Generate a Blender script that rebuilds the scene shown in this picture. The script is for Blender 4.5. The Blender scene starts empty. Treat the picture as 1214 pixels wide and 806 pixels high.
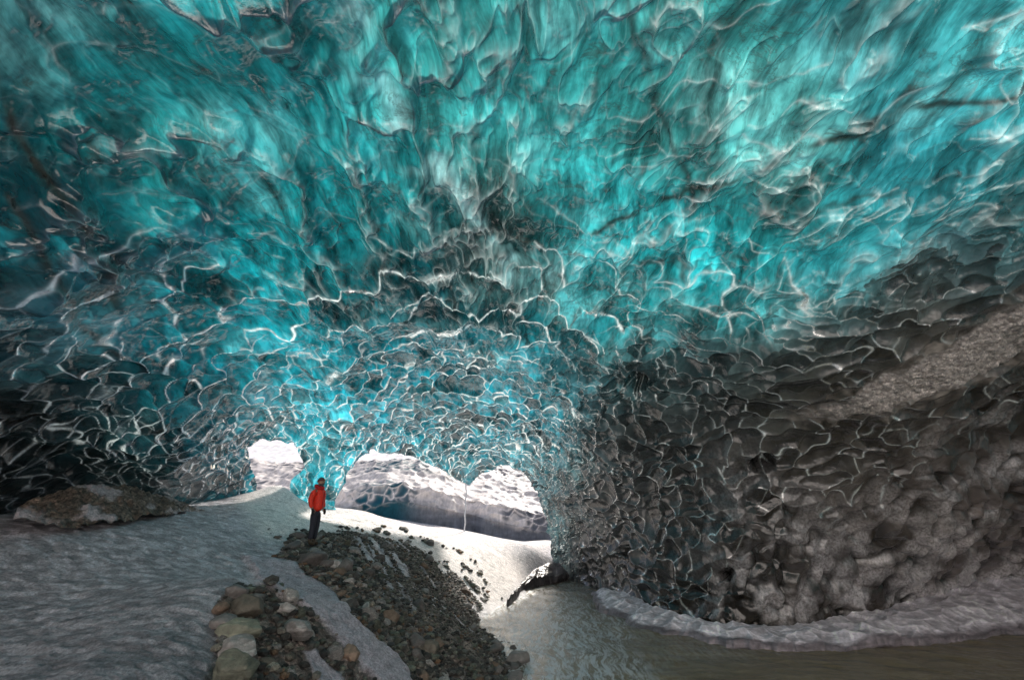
import bpy, math, random
import numpy as np
from mathutils import Vector, Matrix
f32 = np.float32
Q = 1.0                      # mesh density
random.seed(7)
sc = bpy.context.scene
COL = sc.collection

# ------------------------------------------------------------------ camera geometry
PITCH = math.radians(21.3); CP, SP = math.cos(PITCH), math.sin(PITCH)
FPX = 506.0; CAMZ = 1.7

def ray(px, py):
    x = px - 607.0; v = 403.0 - py
    return np.array([x, FPX * CP - v * SP, FPX * SP + v * CP])

def at_dist(px, py, d):
    r = ray(px, py); r = r / np.linalg.norm(r)
    return np.array([0, 0, CAMZ]) + r * d

def at_z(px, py, z):
    r = ray(px, py)
    return np.array([0, 0, CAMZ]) + r * ((z - CAMZ) / r[2])

def view_angle(P):
    """bearing coordinates (in photo pixels) of world points, used only to lay out the survey of the site"""
    x = P[:, 0]; y = P[:, 1]; z = P[:, 2] - CAMZ
    f = y * CP + z * SP; u = -y * SP + z * CP
    f = np.where(f < 0.05, 0.05, f)
    px = 607 + FPX * x / f; py = 403 - FPX * u / f
    return np.clip(px, -4000, 5000), np.clip(py, -4000, 5000)

# ------------------------------------------------------------------ noise
def _h(ix, iy, iz, s):
    n = (ix.astype(np.int64) * 374761393 + iy.astype(np.int64) * 668265263 + iz.astype(np.int64) * 2147483647 + s * 974711) & 0xFFFFFFFF
    n = ((n ^ (n >> 13)) * 1274126177) & 0xFFFFFFFF
    n = ((n ^ (n >> 15)) * 2246822519) & 0xFFFFFFFF
    return ((n ^ (n >> 16)) & 0xFFFFFF).astype(f32) / f32(16777216.0)

def vnoise(P, s=0):
    i = np.floor(P); f = (P - i).astype(f32); i = i.astype(np.int32)
    w = f * f * f * (f * (f * 6 - 15) + 10)
    r = 0
    for dx in (0, 1):
        wx = w[:, 0] if dx else 1 - w[:, 0]
        for dy in (0, 1):
            wy = w[:, 1] if dy else 1 - w[:, 1]
            for dz in (0, 1):
                wz = w[:, 2] if dz else 1 - w[:, 2]
                r = r + wx * wy * wz * _h(i[:, 0] + dx, i[:, 1] + dy, i[:, 2] + dz, s)
    return r * 2 - 1

def fbm(P, o=4, s=0, g=0.5):
    r = 0; a = 1.0; t = 0
    for k in range(o):
        r = r + a * vnoise(P * (2.03 ** k) + 17.3 * k, s + k * 31); t += a; a *= g
    return r / t

def scallop(P, s=0, jit=0.95, var=0.35, k=0.05, M=None, w=.035):
    """power-diagram bowls: depth (1 at bowl centre), cusp strength between bowls, cell id;
    with M (a direction per point) the cusp strength is kept only for cusps that lie across M"""
    N = len(P); out = np.zeros(N, f32); rid = np.zeros(N, f32); cid = np.zeros(N, f32)
    for a in range(0, N, 150000):
        p = P[a:a + 150000].astype(f32); i = np.floor(p).astype(np.int32); n = len(p)
        b1 = np.full(n, -9, f32); b2 = np.full(n, -9, f32); c1 = np.zeros(n, f32)
        C1 = np.zeros((3, n), f32); C2 = np.zeros((3, n), f32)
        for dx in (-1, 0, 1):
            for dy in (-1, 0, 1):
                for dz in (-1, 0, 1):
                    jx = i[:, 0] + dx; jy = i[:, 1] + dy; jz = i[:, 2] + dz
                    h1 = _h(jx, jy, jz, s); h2 = _h(jx, jy, jz, s + 11); h3 = _h(jx, jy, jz, s + 23); h4 = _h(jx, jy, jz, s + 37)
                    e = np.stack([jx + .5 + (h1 - .5) * jit - p[:, 0], jy + .5 + (h2 - .5) * jit - p[:, 1], jz + .5 + (h3 - .5) * jit - p[:, 2]]).astype(f32)
                    v = var * h4 - (e * e).sum(0)
                    m = v > b1; m2 = (~m) & (v > b2)
                    if M is not None:
                        C2 = np.where(m, C1, np.where(m2, e, C2)); C1 = np.where(m, e, C1)
                    b2 = np.where(m, b1, np.where(m2, v, b2)); c1 = np.where(m, h1, c1); b1 = np.where(m, v, b1)
        df = b1 - b2
        sm = np.where(df < k, (k - df) ** 2 / (4 * k), 0)
        rr_ = np.exp(-df / w)
        if M is not None:
            g = C1 - C2; g = g / (np.sqrt((g * g).sum(0)) + 1e-6)
            rr_ = rr_ * (.12 + .88 * sstep(.35, .85, np.abs((g * M[a:a + 150000].T).sum(0))))
        out[a:a + 150000] = b1 + sm; rid[a:a + 150000] = rr_; cid[a:a + 150000] = c1
    return out + 0.45, rid, cid

def rbf_fit(X, V, eps):
    X = np.asarray(X, float); V = np.asarray(V, float)
    D = np.sqrt(((X[:, None] - X[None]) ** 2).sum(-1) + eps * eps)
    n, d = X.shape
    A = np.zeros((n + 1, n + 1)); A[:n, :n] = D + np.eye(n) * -0.002; A[:n, n] = 1; A[n, :n] = 1
    w = np.linalg.solve(A, np.append(V, 0))
    def f(P):
        r = np.full(len(P), w[-1], np.float64)
        for k in range(n):
            r += w[k] * np.sqrt(((P - X[k]) ** 2).sum(1) + eps * eps)
        return r
    return f

def poly_sd(px, py, poly):
    """signed distance to polygon, positive inside"""
    px = px.astype(f32); py = py.astype(f32)
    d = np.full(len(px), 1e9, f32); inside = np.zeros(len(px), bool); n = len(poly)
    for k in range(n):
        x0, y0 = poly[k]; x1, y1 = poly[(k + 1) % n]
        ex, ey = x1 - x0, y1 - y0
        t = np.clip(((px - x0) * ex + (py - y0) * ey) / (ex * ex + ey * ey + 1e-9), 0, 1)
        d = np.minimum(d, (px - x0 - t * ex) ** 2 + (py - y0 - t * ey) ** 2)
        c = ((y0 > py) != (y1 > py)) & (px < (x1 - x0) * (py - y0) / ((y1 - y0) if y1 != y0 else 1e-9) + x0)
        inside ^= c
    d = np.sqrt(d)
    return np.where(inside, d, -d)

def sstep(a, b, x):
    t = np.clip((x - a) / (b - a), 0, 1); return t * t * (3 - 2 * t)

def s2l(c):
    c = np.asarray(c, float) / 255.0
    return np.where(c <= 0.04045, c / 12.92, ((c + 0.055) / 1.055) ** 2.4)

# ------------------------------------------------------------------ mesh building
def tag(o, label=None, cat=None, group=None, kind=None):
    if label: o['label'] = label
    if cat: o['category'] = cat
    if group: o['group'] = group
    if kind: o['kind'] = kind
    return o

def mesh_from(name, verts, quads, mat, parent=None, attrs=None, smooth=True):
    verts = np.asarray(verts, f32); quads = np.asarray(quads, np.int32)
    used = np.zeros(len(verts), bool); used[quads.ravel()] = True
    idx = np.cumsum(used) - 1
    V = verts[used]; F = idx[quads].astype(np.int32); k = F.shape[1]
    me = bpy.data.meshes.new(name)
    me.vertices.add(len(V)); me.vertices.foreach_set('co', V.ravel())
    me.loops.add(F.size); me.loops.foreach_set('vertex_index', F.ravel())
    me.polygons.add(len(F)); me.polygons.foreach_set('loop_start', np.arange(0, F.size, k, dtype=np.int32))
    me.polygons.foreach_set('use_smooth', np.full(len(F), smooth))
    me.update(calc_edges=True)
    for an, (ty, arr) in (attrs or {}).items():
        arr = np.asarray(arr, f32)[used]
        if ty == 'C':
            at = me.color_attributes.new(an, 'FLOAT_COLOR', 'POINT')
            at.data.foreach_set('color', np.hstack([arr, np.ones((len(arr), 1), f32)]).astype(f32).ravel())
        else:
            at = me.attributes.new(an, 'FLOAT', 'POINT'); at.data.foreach_set('value', arr.ravel())
    me.materials.append(mat)
    o = bpy.data.objects.new(name, me); COL.objects.link(o)
    if parent: o.parent = parent
    return o

def grid_quads(nr, nc):
    a = np.arange(nr * nc).reshape(nr, nc)
    return np.stack([a[:-1, :-1], a[:-1, 1:], a[1:, 1:], a[1:, :-1]], -1).reshape(-1, 4)

def grid_normals(P, nr, nc):
    G = P.reshape(nr, nc, 3)
    n = np.cross(np.gradient(G, axis=1), np.gradient(G, axis=0))
    n /= np.linalg.norm(n, axis=2, keepdims=True) + 1e-9
    return n.reshape(-1, 3)

# ------------------------------------------------------------------ material helpers
class NT:
    def __init__(s, name):
        s.m = bpy.data.materials.new(name); s.m.use_nodes = True; s.t = s.m.node_tree; s.t.nodes.clear()
        s.out = s.t.nodes.new('ShaderNodeOutputMaterial')
    def n(s, ty, ins=None, **kw):
        nd = s.t.nodes.new('ShaderNode' + ty)
        for k, v in kw.items(): setattr(nd, k, v)
        for k, v in (ins or {}).items():
            sock = nd.inputs[k]
            if isinstance(v, bpy.types.NodeSocket): s.t.links.new(v, sock)
            else: sock.default_value = v
        return nd
    def attr(s, name): return s.n('Attribute', attribute_name=name)
    def noise(s, vec, scale, detail=4, rough=.55, dist=0.0):
        return s.n('TexNoise', {'Vector': vec, 'Scale': scale, 'Detail': detail, 'Roughness': rough, 'Distortion': dist}).outputs['Fac']
    def ramp(s, fac, stops):
        r = s.n('ValToRGB', {'Fac': fac}); e = r.color_ramp.elements
        while len(e) < len(stops): e.new(0.5)
        for k, (p, c) in enumerate(stops):
            e[k].position = p; e[k].color = (c, c, c, 1) if not hasattr(c, '__len__') else (*c, 1)
        return r.outputs['Color']
    def math(s, op, a, b=0.0, c=None, clamp=False):
        d = {0: a, 1: b}
        if c is not None: d[2] = c
        return s.n('Math', d, operation=op, use_clamp=clamp).outputs[0]
    def mix(s, fac, a, b, mode='MIX'):
        nd = s.t.nodes.new('ShaderNodeMix'); nd.data_type = 'RGBA'; nd.blend_type = mode
        for k, v in ((0, fac), (6, a), (7, b)):
            if isinstance(v, bpy.types.NodeSocket): s.t.links.new(v, nd.inputs[k])
            else: nd.inputs[k].default_value = v if k == 0 else (*v, 1)
        return nd.outputs[2]
    def mapping(s, vec, scale=(1, 1, 1), rot=(0, 0, 0)):
        return s.n('Mapping', {'Vector': vec, 'Scale': scale, 'Rotation': rot}).outputs[0]
    def bump(s, h, strength=.3, dist=.05, normal=None):
        d = {'Height': h, 'Strength': strength, 'Distance': dist}
        if normal is not None: d['Normal'] = normal
        return s.n('Bump', d).outputs[0]
    def surf(s, sh): s.t.links.new(sh, s.out.inputs['Surface']); return s.m

def ice_material():
    k = NT('glacier_ice'); pos = k.n('NewGeometry').outputs['Position']
    col = k.attr('col').outputs['Color']; ridge = k.attr('ridge').outputs['Fac']; opaq = k.attr('opaque').outputs['Fac']; big = k.attr('clear').outputs['Fac']  # clear holds bowl depth, for shade painted into the bowls
    frost = k.attr('frost').outputs['Fac']
    # streaked flow inside the ice
    warp = k.n('TexNoise', {'Vector': pos, 'Scale': .55, 'Detail': 3}).outputs['Color']
    wv = k.n('VectorMath', {0: warp, 1: (.9, .9, .9)}, operation='MULTIPLY').outputs[0]
    wp = k.n('VectorMath', {0: pos, 1: wv}, operation='ADD').outputs[0]
    st = k.noise(k.mapping(wp, (2.6, .55, .9)), 1.1, 10, .68, .1)
    st2 = k.noise(k.mapping(wp, (6, .9, 1.4)), 1.5, 8, .7, .1)
    cl = k.noise(wp, .45, 4, .6, .5)
    v = k.math('MULTIPLY', k.ramp(st, [(.33, .12), (.46, .65), (.58, 1.3), (.75, 2.2)]), k.ramp(st2, [(.3, .65), (.48, .97), (.7, 1.4)]))
    v = k.math('MULTIPLY', v, k.ramp(cl, [(.33, .55), (.5, 1.0), (.68, 1.2)]))
    v = k.math('MINIMUM', k.math('MULTIPLY_ADD', v, .86, .06), 1.38)
    rcol = k.mix(k.math('MULTIPLY', k.math('MULTIPLY', k.ramp(cl, [(.5, 0), (.7, 1)]), .15), k.math('SUBTRACT', 1.0, opaq)), col, (.30, .62, .62))
    tc = k.mix(1.0, rcol, k.n('CombineColor', {0: v, 1: v, 2: v}).outputs[0], 'MULTIPLY')
    # silt veins and specks held in the ice
    ve = k.noise(k.mapping(wp, (.8, 1.6, 1.5), (.3, .5, .8)), .9, 9, .68, .3)
    vein = k.math('MAXIMUM', k.ramp(ve, [(.34, 1), (.39, 0)]), k.math('MULTIPLY', k.ramp(ve, [(.485, 0), (.5, 1), (.515, 0)]), k.ramp(k.noise(pos, .6, 3), [(.5, 0), (.6, 1)])))
    sp = k.n('TexVoronoi', {'Vector': k.mapping(wp, (1, 1, 1)), 'Scale': 9.0, 'Randomness': 1.0}).outputs['Distance']
    spm = k.math('MULTIPLY', k.ramp(sp, [(.05, 1), (.10, 0)]), k.ramp(k.noise(pos, .5, 3), [(.52, 0), (.62, 1)]))
    silt = k.math('MAXIMUM', k.math('MULTIPLY', vein, .55), k.math('MULTIPLY', spm, .85))
    tc = k.mix(silt, tc, (.022, .020, .016))
    # highlights painted on the cusps, shade painted into the bowls
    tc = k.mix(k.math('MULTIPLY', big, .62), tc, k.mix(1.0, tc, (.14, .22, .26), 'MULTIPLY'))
    rim_paint = k.math('MULTIPLY', k.math('POWER', ridge, 1.8), k.ramp(k.noise(pos, 1.7, 4, .65), [(.36, .15), (.50, 1.0)]))
    tc = k.mix(k.math('MULTIPLY', rim_paint, .85), tc, (.85, 1.0, 1.0))
    fine = k.noise(pos, 14, 5, .65); med = k.noise(pos, 3.2, 4, .6, .4)
    bmp = k.bump(med, .22, .08)
    bmp = k.bump(fine, k.math('MULTIPLY_ADD', opaq, .22, .08), .03, bmp)
    bmp = k.bump(k.noise(pos, 38, 3, .7), k.math('MULTIPLY_ADD', opaq, .3, .0), .012, bmp)
    trans = k.n('BsdfTranslucent', {'Color': tc, 'Normal': bmp}).outputs[0]
    fine2 = k.noise(pos, 38, 3, .7)
    dcol = k.mix(k.math('MULTIPLY', fine, .6), col, (.02, .018, .016))
    dcol = k.mix(k.math('MULTIPLY', big, .6), dcol, (.012, .012, .012))  # same painted bowl shade on the opaque ice
    dcol = k.mix(k.math('MULTIPLY', k.math('MULTIPLY', k.math('POWER', ridge, 1.6), k.ramp(k.noise(pos, 2.3, 5, .7), [(.42, 0), (.6, 1)])), .7), dcol, (.55, .53, .54))  # painted highlight on opaque cusps, broken up by noise
    dcol = k.mix(frost, dcol, k.mix(k.ramp(fine, [(.35, 0), (.65, 1)]), (.26, .25, .255), (.85, .83, .86)))
    diff = k.n('BsdfDiffuse', {'Color': dcol, 'Normal': bmp}).outputs[0]
    body = k.n('MixShader', {0: k.math('MULTIPLY_ADD', opaq, .80, .10), 1: trans, 2: diff}).outputs[0]
    rough = k.math('MULTIPLY_ADD', frost, .22, .09)
    gl = k.n('BsdfGlossy', {'Color': (1, 1, 1, 1), 'Roughness': rough, 'Normal': bmp}).outputs[0]
    fr = k.n('Fresnel', {'IOR': 1.8, 'Normal': bmp}).outputs[0]
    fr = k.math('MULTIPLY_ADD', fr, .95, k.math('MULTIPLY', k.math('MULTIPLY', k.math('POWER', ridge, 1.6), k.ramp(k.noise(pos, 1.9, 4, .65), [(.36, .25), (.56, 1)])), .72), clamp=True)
    return k.surf(k.n('MixShader', {0: fr, 1: body, 2: gl}).outputs[0])

def ground_material():
    k = NT('ground_snow_and_grit'); pos = k.n('NewGeometry').outputs['Position']
    col = k.attr('col').outputs['Color']; grit = k.attr('grit').outputs['Fac']; glaze = k.attr('glaze').outputs['Fac']
    n1 = k.noise(k.mapping(pos, (1, 2.2, 2)), 4.5, 8, .72); n2 = k.noise(pos, 26, 5, .7)
    vo = k.n('TexVoronoi', {'Vector': pos, 'Scale': 15.0}).outputs['Color']
    vs = k.n('SeparateColor', {0: vo}).outputs[0]
    m = k.ramp(n1, [(.3, .48), (.5, .95), (.7, 1.35)])
    m2 = k.ramp(n2, [(.32, .55), (.5, 1.0), (.68, 1.4)])
    n3 = k.noise(pos, 70, 4, .75)
    m2 = k.mix(1.0, m2, k.ramp(n3, [(.35, .65), (.65, 1.35)]), 'MULTIPLY')
    c = k.mix(1.0, col, m, 'MULTIPLY'); c = k.mix(1.0, c, m2, 'MULTIPLY')
    gc = k.mix(vs, (.35, .34, .33), (1.7, 1.66, 1.6))
    c = k.mix(grit, c, k.mix(1.0, c, gc, 'MULTIPLY'))
    vd = k.n('TexVoronoi', {'Vector': pos, 'Scale': 15.0}).outputs['Distance']
    b = k.bump(n1, .5, .12)
    b = k.bump(n2, .8, .03, b); b = k.bump(n3, .5, .012, b)
    b = k.bump(k.math('MULTIPLY', vd, grit), .9, -.05, b)
    p = k.n('BsdfPrincipled', {'Base Color': c, 'Roughness': k.math('MULTIPLY_ADD', glaze, -.42, .78), 'Normal': b, 'Specular IOR Level': .5})
    return k.surf(p.outputs[0])

def simple(name, color, rough=.7, scale=6, var=.35, bump=.4, bdist=.02, stretch=(1, 1, 1), spec=.5, stripes=None, vary=True):
    k = NT(name); pos = k.n('TexCoord').outputs['Object']
    n = k.noise(k.mapping(pos, stretch), scale, 6, .65); n2 = k.noise(pos, scale * 6, 4, .6)
    rnd = k.n('ObjectInfo').outputs['Random'] if vary else .45
    c = k.mix(n, tuple(x * (1 - var) for x in color), tuple(min(1, x * (1 + var)) for x in color))
    c = k.mix(1.0, c, k.ramp(n2, [(.3, .7), (.7, 1.3)]), 'MULTIPLY')
    if stripes:
        c = k.mix(k.ramp(k.noise(k.mapping(pos, stripes), 3, 5, .7), [(.52, 0), (.6, .6)]), c, tuple(min(1, x * 2.2) for x in color))
    c = k.mix(1.0, c, k.ramp(rnd, [(0, .6), (1, 1.5)]), 'MULTIPLY')
    b = k.bump(n2, bump, bdist); b = k.bump(n, bump, bdist * 3, b)
    p = k.n('BsdfPrincipled', {'Base Color': c, 'Roughness': rough, 'Normal': b, 'Specular IOR Level': spec})
    return k.surf(p.outputs[0])

ICE = ice_material(); GROUND = ground_material()

# ================================================================== THE ICE CAVE
VAULT = [  # bearing in the photo, distance to the ice in metres
 (0,600,16.5),(0,520,13.5),(0,450,11.5),(0,300,9.3),(0,150,8.4),(0,0,8),
 (110,590,18),(110,500,14),(230,600,20),(230,560,17.5),(200,500,15),(200,400,12.3),(200,300,10.6),(200,200,9.4),(200,0,7.5),
 (300,530,20),(350,540,20.5),(370,600,21),(400,550,20.5),(400,500,17.5),(400,450,15.2),(400,400,13.3),(400,300,10.9),(400,150,8.6),(400,0,7.2),
 (500,545,22),(540,560,22.3),(600,565,22),(600,500,18.3),(600,450,15.6),(600,400,13.5),(600,300,10.7),(600,150,8.4),(600,0,6.9),
 (655,645,23),(690,680,22),(730,703,19),(700,620,20),(700,550,17.6),(800,735,16.2),(860,742,15.4),(800,620,16),
 (1000,738,17.8),(1100,718,20.6),(1214,690,24.6),(860,650,14.9),(1000,620,16),(1100,620,17.6),(1214,600,20.4),
 (800,550,15.2),(800,450,13.4),(800,300,10.4),(800,150,8.4),(800,0,7.2),
 (1000,520,14.6),(1000,450,13),(1000,300,10.9),(1000,150,9.2),(1000,0,8),
 (1214,500,17.6),(1214,400,15.2),(1214,300,13.2),(1214,100,10.8),(1214,0,10),
 (0,700,18),(300,700,22),(500,700,24),(680,760,22),(860,806,16.2),(1000,806,18.5),(1214,806,25.5)]
X = []; V = []
for px, py, d in VAULT:
    r = ray(px, py); X.append(r / np.linalg.norm(r)); V.append(math.log(d))
for az, el, d in [(0,90,5.6),(0,75,5.9),(90,60,6.5),(-90,60,6),(180,60,6),(180,30,9),(180,0,14),(135,0,16),(-135,0,14),(90,0,19),(-90,0,14),(90,25,13),(-90,25,9),
                  (135,30,10),(-135,30,8.5),(180,-20,15),(90,-20,20),(-90,-20,15)]:
    a, e = math.radians(az), math.radians(el)
    X.append([math.sin(a) * math.cos(e), math.cos(a) * math.cos(e), math.sin(e)]); V.append(math.log(d))
vault_f = rbf_fit(X, V, .12)

def dens(segs):
    out = []
    for a, b, n in segs: out.append(np.linspace(a, b, max(2, int(n * Q)), endpoint=False))
    out.append([segs[-1][1]]); return np.radians(np.concatenate(out))
AZ = dens([(-180, -66, 150), (-66, 66, 1500), (66, 180, 150)])
EL = dens([(-16, -4, 130), (-4, 14, 460), (14, 30, 250), (30, 64, 400), (64, 89.5, 60)])
nr, nc = len(EL), len(AZ)
azg, elg = np.meshgrid(AZ, EL)
DIR = np.stack([np.sin(azg) * np.cos(elg), np.cos(azg) * np.cos(elg), np.sin(elg)], -1).reshape(-1, 3)
dist = np.exp(vault_f(DIR))
B = DIR * dist[:, None] + np.array([0, 0, CAMZ])
px, py = view_angle(B)
Bf = B.astype(f32)
n0 = -grid_normals(B, nr, nc)
sgn = np.sign((n0 * DIR).sum(1)); n0 = n0 * sgn[:, None]     # outward
# broad undulation of the vault
# ---- masks
wob = fbm(Bf * .35, 4, 5) * 45; wob2 = fbm(Bf * .35 + 40, 4, 9) * 30
qx = px + wob; qy = py + wob2
darkwall = poly_sd(qx, qy, [(650,420),(710,445),(800,435),(900,385),(1000,345),(1120,290),(1300,230),(1700,100),(1700,900),(600,900),(650,640),(645,590),(675,530),(660,470)])
dark_w = sstep(-60, 55, darkwall + fbm(Bf * 1.1, 4, 6) * 60)
darkleft = sstep(-30, 60, poly_sd(qx, qy, [(-600,400),(-20,430),(60,470),(150,515),(235,560),(260,640),(-700,700)]))
GRIT = [(948,494),(1000,468),(1050,440),(1110,405),(1170,368),(1225,338),(1420,215),(1560,330),(1225,418),(1160,446),(1110,458),(1060,478),(1000,492)]
jag = fbm(Bf * 2.4, 5, 77, .65) * 10
grit_sd = poly_sd(px + jag, py + jag, GRIT)
grit = sstep(-3, 5, grit_sd)
# scallop weights
big_w = sstep(440, 250, py + wob) * (1 - dark_w * .9) * sstep(1250, 700, px + .0 * py) * 1.0
big_w = big_w * (1 - .45 * sstep(560, 760, px + wob))
mid_w = sstep(230, 360, py + wob * 1.2) * sstep(600, 520, py) * (1 - dark_w) + .25 * (1 - dark_w)
mid_w = np.maximum(mid_w, sstep(600, 780, px + wob) * sstep(60, 200, py - (1214 - px) * .2) * .5 * (1 - dark_w))
small_w = np.clip(dark_w * 1.0 + sstep(470, 530, py) * .9, 0, 1)
lump_w = sstep(-60, 130, poly_sd(qx, qy, [(860,560),(1000,600),(1100,500),(1214,470),(1700,300),(1700,900),(760,900),(820,700)]))
def anis(P, s, yst=.62):
    R = P / s; R = R.copy(); R[:, 1] *= yst; return R.astype(f32)
wrp = np.stack([fbm(Bf * .5, 3, 61), fbm(Bf * .5, 3, 62), fbm(Bf * .5, 3, 63)], 1) * .9
W = Bf + wrp
wrs = np.stack([vnoise(Bf * 2.2, 71), vnoise(Bf * 2.2, 72), vnoise(Bf * 2.2, 73)], 1) * .16
Wm = Bf + wrp * .5 + wrs
MD = np.array([-1.0, 23.0, 2.0]) - B; MD[:, 2] *= .3
# across the line of sight of the light that comes in at the mouth; on the side wall, across the horizontal flow
MD = MD * (1 - .0 * dark_w)[:, None]; MD /= np.linalg.norm(MD, axis=1)[:, None]; MD = MD.astype(f32)
def run(mask, P, **kw):
    o = np.zeros(len(P), f32); r = o.copy(); c = o.copy(); m = mask > .02
    o[m], r[m], c[m] = scallop(P[m], M=(MD[m] if len(P) == len(MD) else None), **kw); return o, r, c
hb, rb_, cb = run(big_w, anis(W, 2.7, .8), s=1, k=.035)
mid_a = sstep(460, 380, py + wob * .6)
hm, rm, cm = run(mid_w * mid_a, anis(Wm, .85, .62), s=2, k=.09)
hm2, rm2, cm2 = run(mid_w * (1 - mid_a), anis(Wm, .50, .62), s=12, k=.10)
dg = at_dist(1200, 70, 10.2) - at_dist(690, 300, 10.7); dg /= np.linalg.norm(dg)
Wd_ = Wm - (1 - 1 / 2.6) * (Wm @ dg)[:, None] * dg
flute_w = sstep(620, 780, px + wob) * (1 - dark_w) * sstep(420, 380, py)
hf, rf, cf = run(flute_w, (Wd_ / .72).astype(f32), s=6, k=.05)
mid_w = mid_w * (1 - .55 * flute_w)
dw = at_dist(1214, 480, 16.5) - at_dist(760, 560, 15.5); dw /= np.linalg.norm(dw)
Ws = Wm - .42 * (Wm @ dw)[:, None] * dw * dark_w[:, None]
hs, rs, cs = run(np.maximum(small_w, mid_w * .6), anis(Ws, .36, .75), s=3, k=.10)
hl, rl, cl_ = run(lump_w, anis(Wm, .46, 1.0), s=4, k=.08)
far = sstep(14, 22, dist)
sm_only = small_w * (1 - lump_w * .75)
big_ch = big_w * .75 * hb
mid_ch = mid_w * (mid_a * .30 * hm + (1 - mid_a) * .20 * hm2) + flute_w * .22 * hf
sml_ch = sm_only * (.11 + .12 * dark_w) * hs + mid_w * .05 * hs
disp = big_ch * .75 + mid_ch + sml_ch + lump_w * (-.32 * hl + .05 * hs)
disp = disp * (1 - grit) + grit * (.02 + .07 * fbm(Bf * 3, 5, 90, .7) + .06 * fbm(Bf * 9, 3, 93, .7))
fw = np.clip(1 - dark_w, 0, 1) * sstep(480, 300, py) * (1 - grit)
cv_ = MD.astype(f32); Fs = (Wm - .55 * (Wm * cv_).sum(1)[:, None] * cv_).astype(f32)
fold = 1 - np.abs(fbm(Fs * .7, 4, 700, .55)) * 3.0; fold2 = 1 - np.abs(fbm(Fs * 2.3 + 7, 3, 720, .5)) * 3.0
lft = sstep(640, 480, px + wob) * sstep(330, 230, py)
disp -= fw * ((.20 + .14 * lft) * np.clip(fold, 0, 1) ** 2 + .055 * (1 - .6 * lft) * np.clip(fold2, 0, 1) ** 2)
disp += .55 * fbm(Bf * .22, 3, 3) * (1 - .6 * far) + .05 * fbm(Bf * 2.5, 4, 8) + .10 * fbm(Bf * .9, 3, 18)
# melted-out pits in the dark wall
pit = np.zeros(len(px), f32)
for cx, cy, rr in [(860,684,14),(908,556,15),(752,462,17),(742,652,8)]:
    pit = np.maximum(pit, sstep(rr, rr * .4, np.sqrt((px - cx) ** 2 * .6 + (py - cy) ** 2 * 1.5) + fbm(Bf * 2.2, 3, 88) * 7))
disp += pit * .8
ridge = np.clip((1 + 1.1 * sstep(300, 400, py)) * (big_w * rb_ ** 1.6 * .25 + mid_w * (rm * mid_a + rm2 * (1 - mid_a)) + flute_w * rf * .45 + sm_only * rs * .9), 0, 1) * (1 - grit) * (1 - lump_w * .7)  # crests across the mouth light, for the painted rim highlight and gloss
P = B + n0 * disp[:, None]
# ---- colour of the ice by place
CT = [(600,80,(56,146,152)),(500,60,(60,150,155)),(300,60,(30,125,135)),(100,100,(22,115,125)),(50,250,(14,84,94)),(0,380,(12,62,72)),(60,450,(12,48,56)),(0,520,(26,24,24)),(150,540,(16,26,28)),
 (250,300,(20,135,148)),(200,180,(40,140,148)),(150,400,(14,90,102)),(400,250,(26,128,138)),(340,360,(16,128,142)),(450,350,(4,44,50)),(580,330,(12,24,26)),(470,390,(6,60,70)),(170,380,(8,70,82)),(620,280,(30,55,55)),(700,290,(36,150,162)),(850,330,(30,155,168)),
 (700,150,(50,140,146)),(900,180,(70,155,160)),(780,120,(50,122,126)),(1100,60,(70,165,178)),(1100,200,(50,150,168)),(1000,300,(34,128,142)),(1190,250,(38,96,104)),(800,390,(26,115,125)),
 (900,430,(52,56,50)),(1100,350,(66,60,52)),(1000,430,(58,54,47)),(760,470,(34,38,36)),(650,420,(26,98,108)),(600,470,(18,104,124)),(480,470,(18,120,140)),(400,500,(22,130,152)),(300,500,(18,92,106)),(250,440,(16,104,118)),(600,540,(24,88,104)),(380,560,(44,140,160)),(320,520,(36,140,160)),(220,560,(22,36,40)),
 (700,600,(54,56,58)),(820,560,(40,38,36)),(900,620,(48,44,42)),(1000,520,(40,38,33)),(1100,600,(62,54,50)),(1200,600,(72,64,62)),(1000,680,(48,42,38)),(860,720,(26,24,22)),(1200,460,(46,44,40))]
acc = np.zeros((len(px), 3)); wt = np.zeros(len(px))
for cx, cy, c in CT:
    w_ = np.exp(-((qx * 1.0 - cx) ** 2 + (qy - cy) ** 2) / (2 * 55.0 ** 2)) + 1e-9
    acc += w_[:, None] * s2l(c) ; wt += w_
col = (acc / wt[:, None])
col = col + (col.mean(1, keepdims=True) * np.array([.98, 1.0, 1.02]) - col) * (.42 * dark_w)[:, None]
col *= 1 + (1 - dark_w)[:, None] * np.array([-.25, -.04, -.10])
tone = np.clip(1 + .5 * fbm(Bf * 1.3, 4, 33) + .4 * fbm(Bf * .4, 3, 34), .4, 1.35)  # random variation of the ice colour
col *= tone[:, None] * (1.0 + .45 * dark_w)[:, None]
cellv = np.where(mid_w * .8 > sm_only, cm * mid_a + cm2 * (1 - mid_a), cs); cell_tone = 1 + (np.clip(mid_w + sm_only + flute_w * .3, 0, 1) * 1.3 * (cellv - .5))  # brightness of the colour differs at random from bowl to bowl
col *= cell_tone[:, None]
col *= (1 - .5 * np.exp(-((px - 1040) ** 2 + (py - 110) ** 2) / (2 * 170.0 ** 2)) - .45 * np.exp(-((px - 40) ** 2 + (py - 60) ** 2) / (2 * 120.0 ** 2)) - .15 * np.exp(-((px - 640) ** 2 + (py - 20) ** 2) / (2 * 120.0 ** 2)))[:, None]  # colour cut to offset sun glow at upper right; two areas dimmed alike
col *= (1 - .75 * lump_w * np.exp(-np.clip(.62 - hl, 0, 9) * 0) * sstep(.30, .05, hl))[:, None]  # crevice shade between the lumps put into the colour
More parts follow.
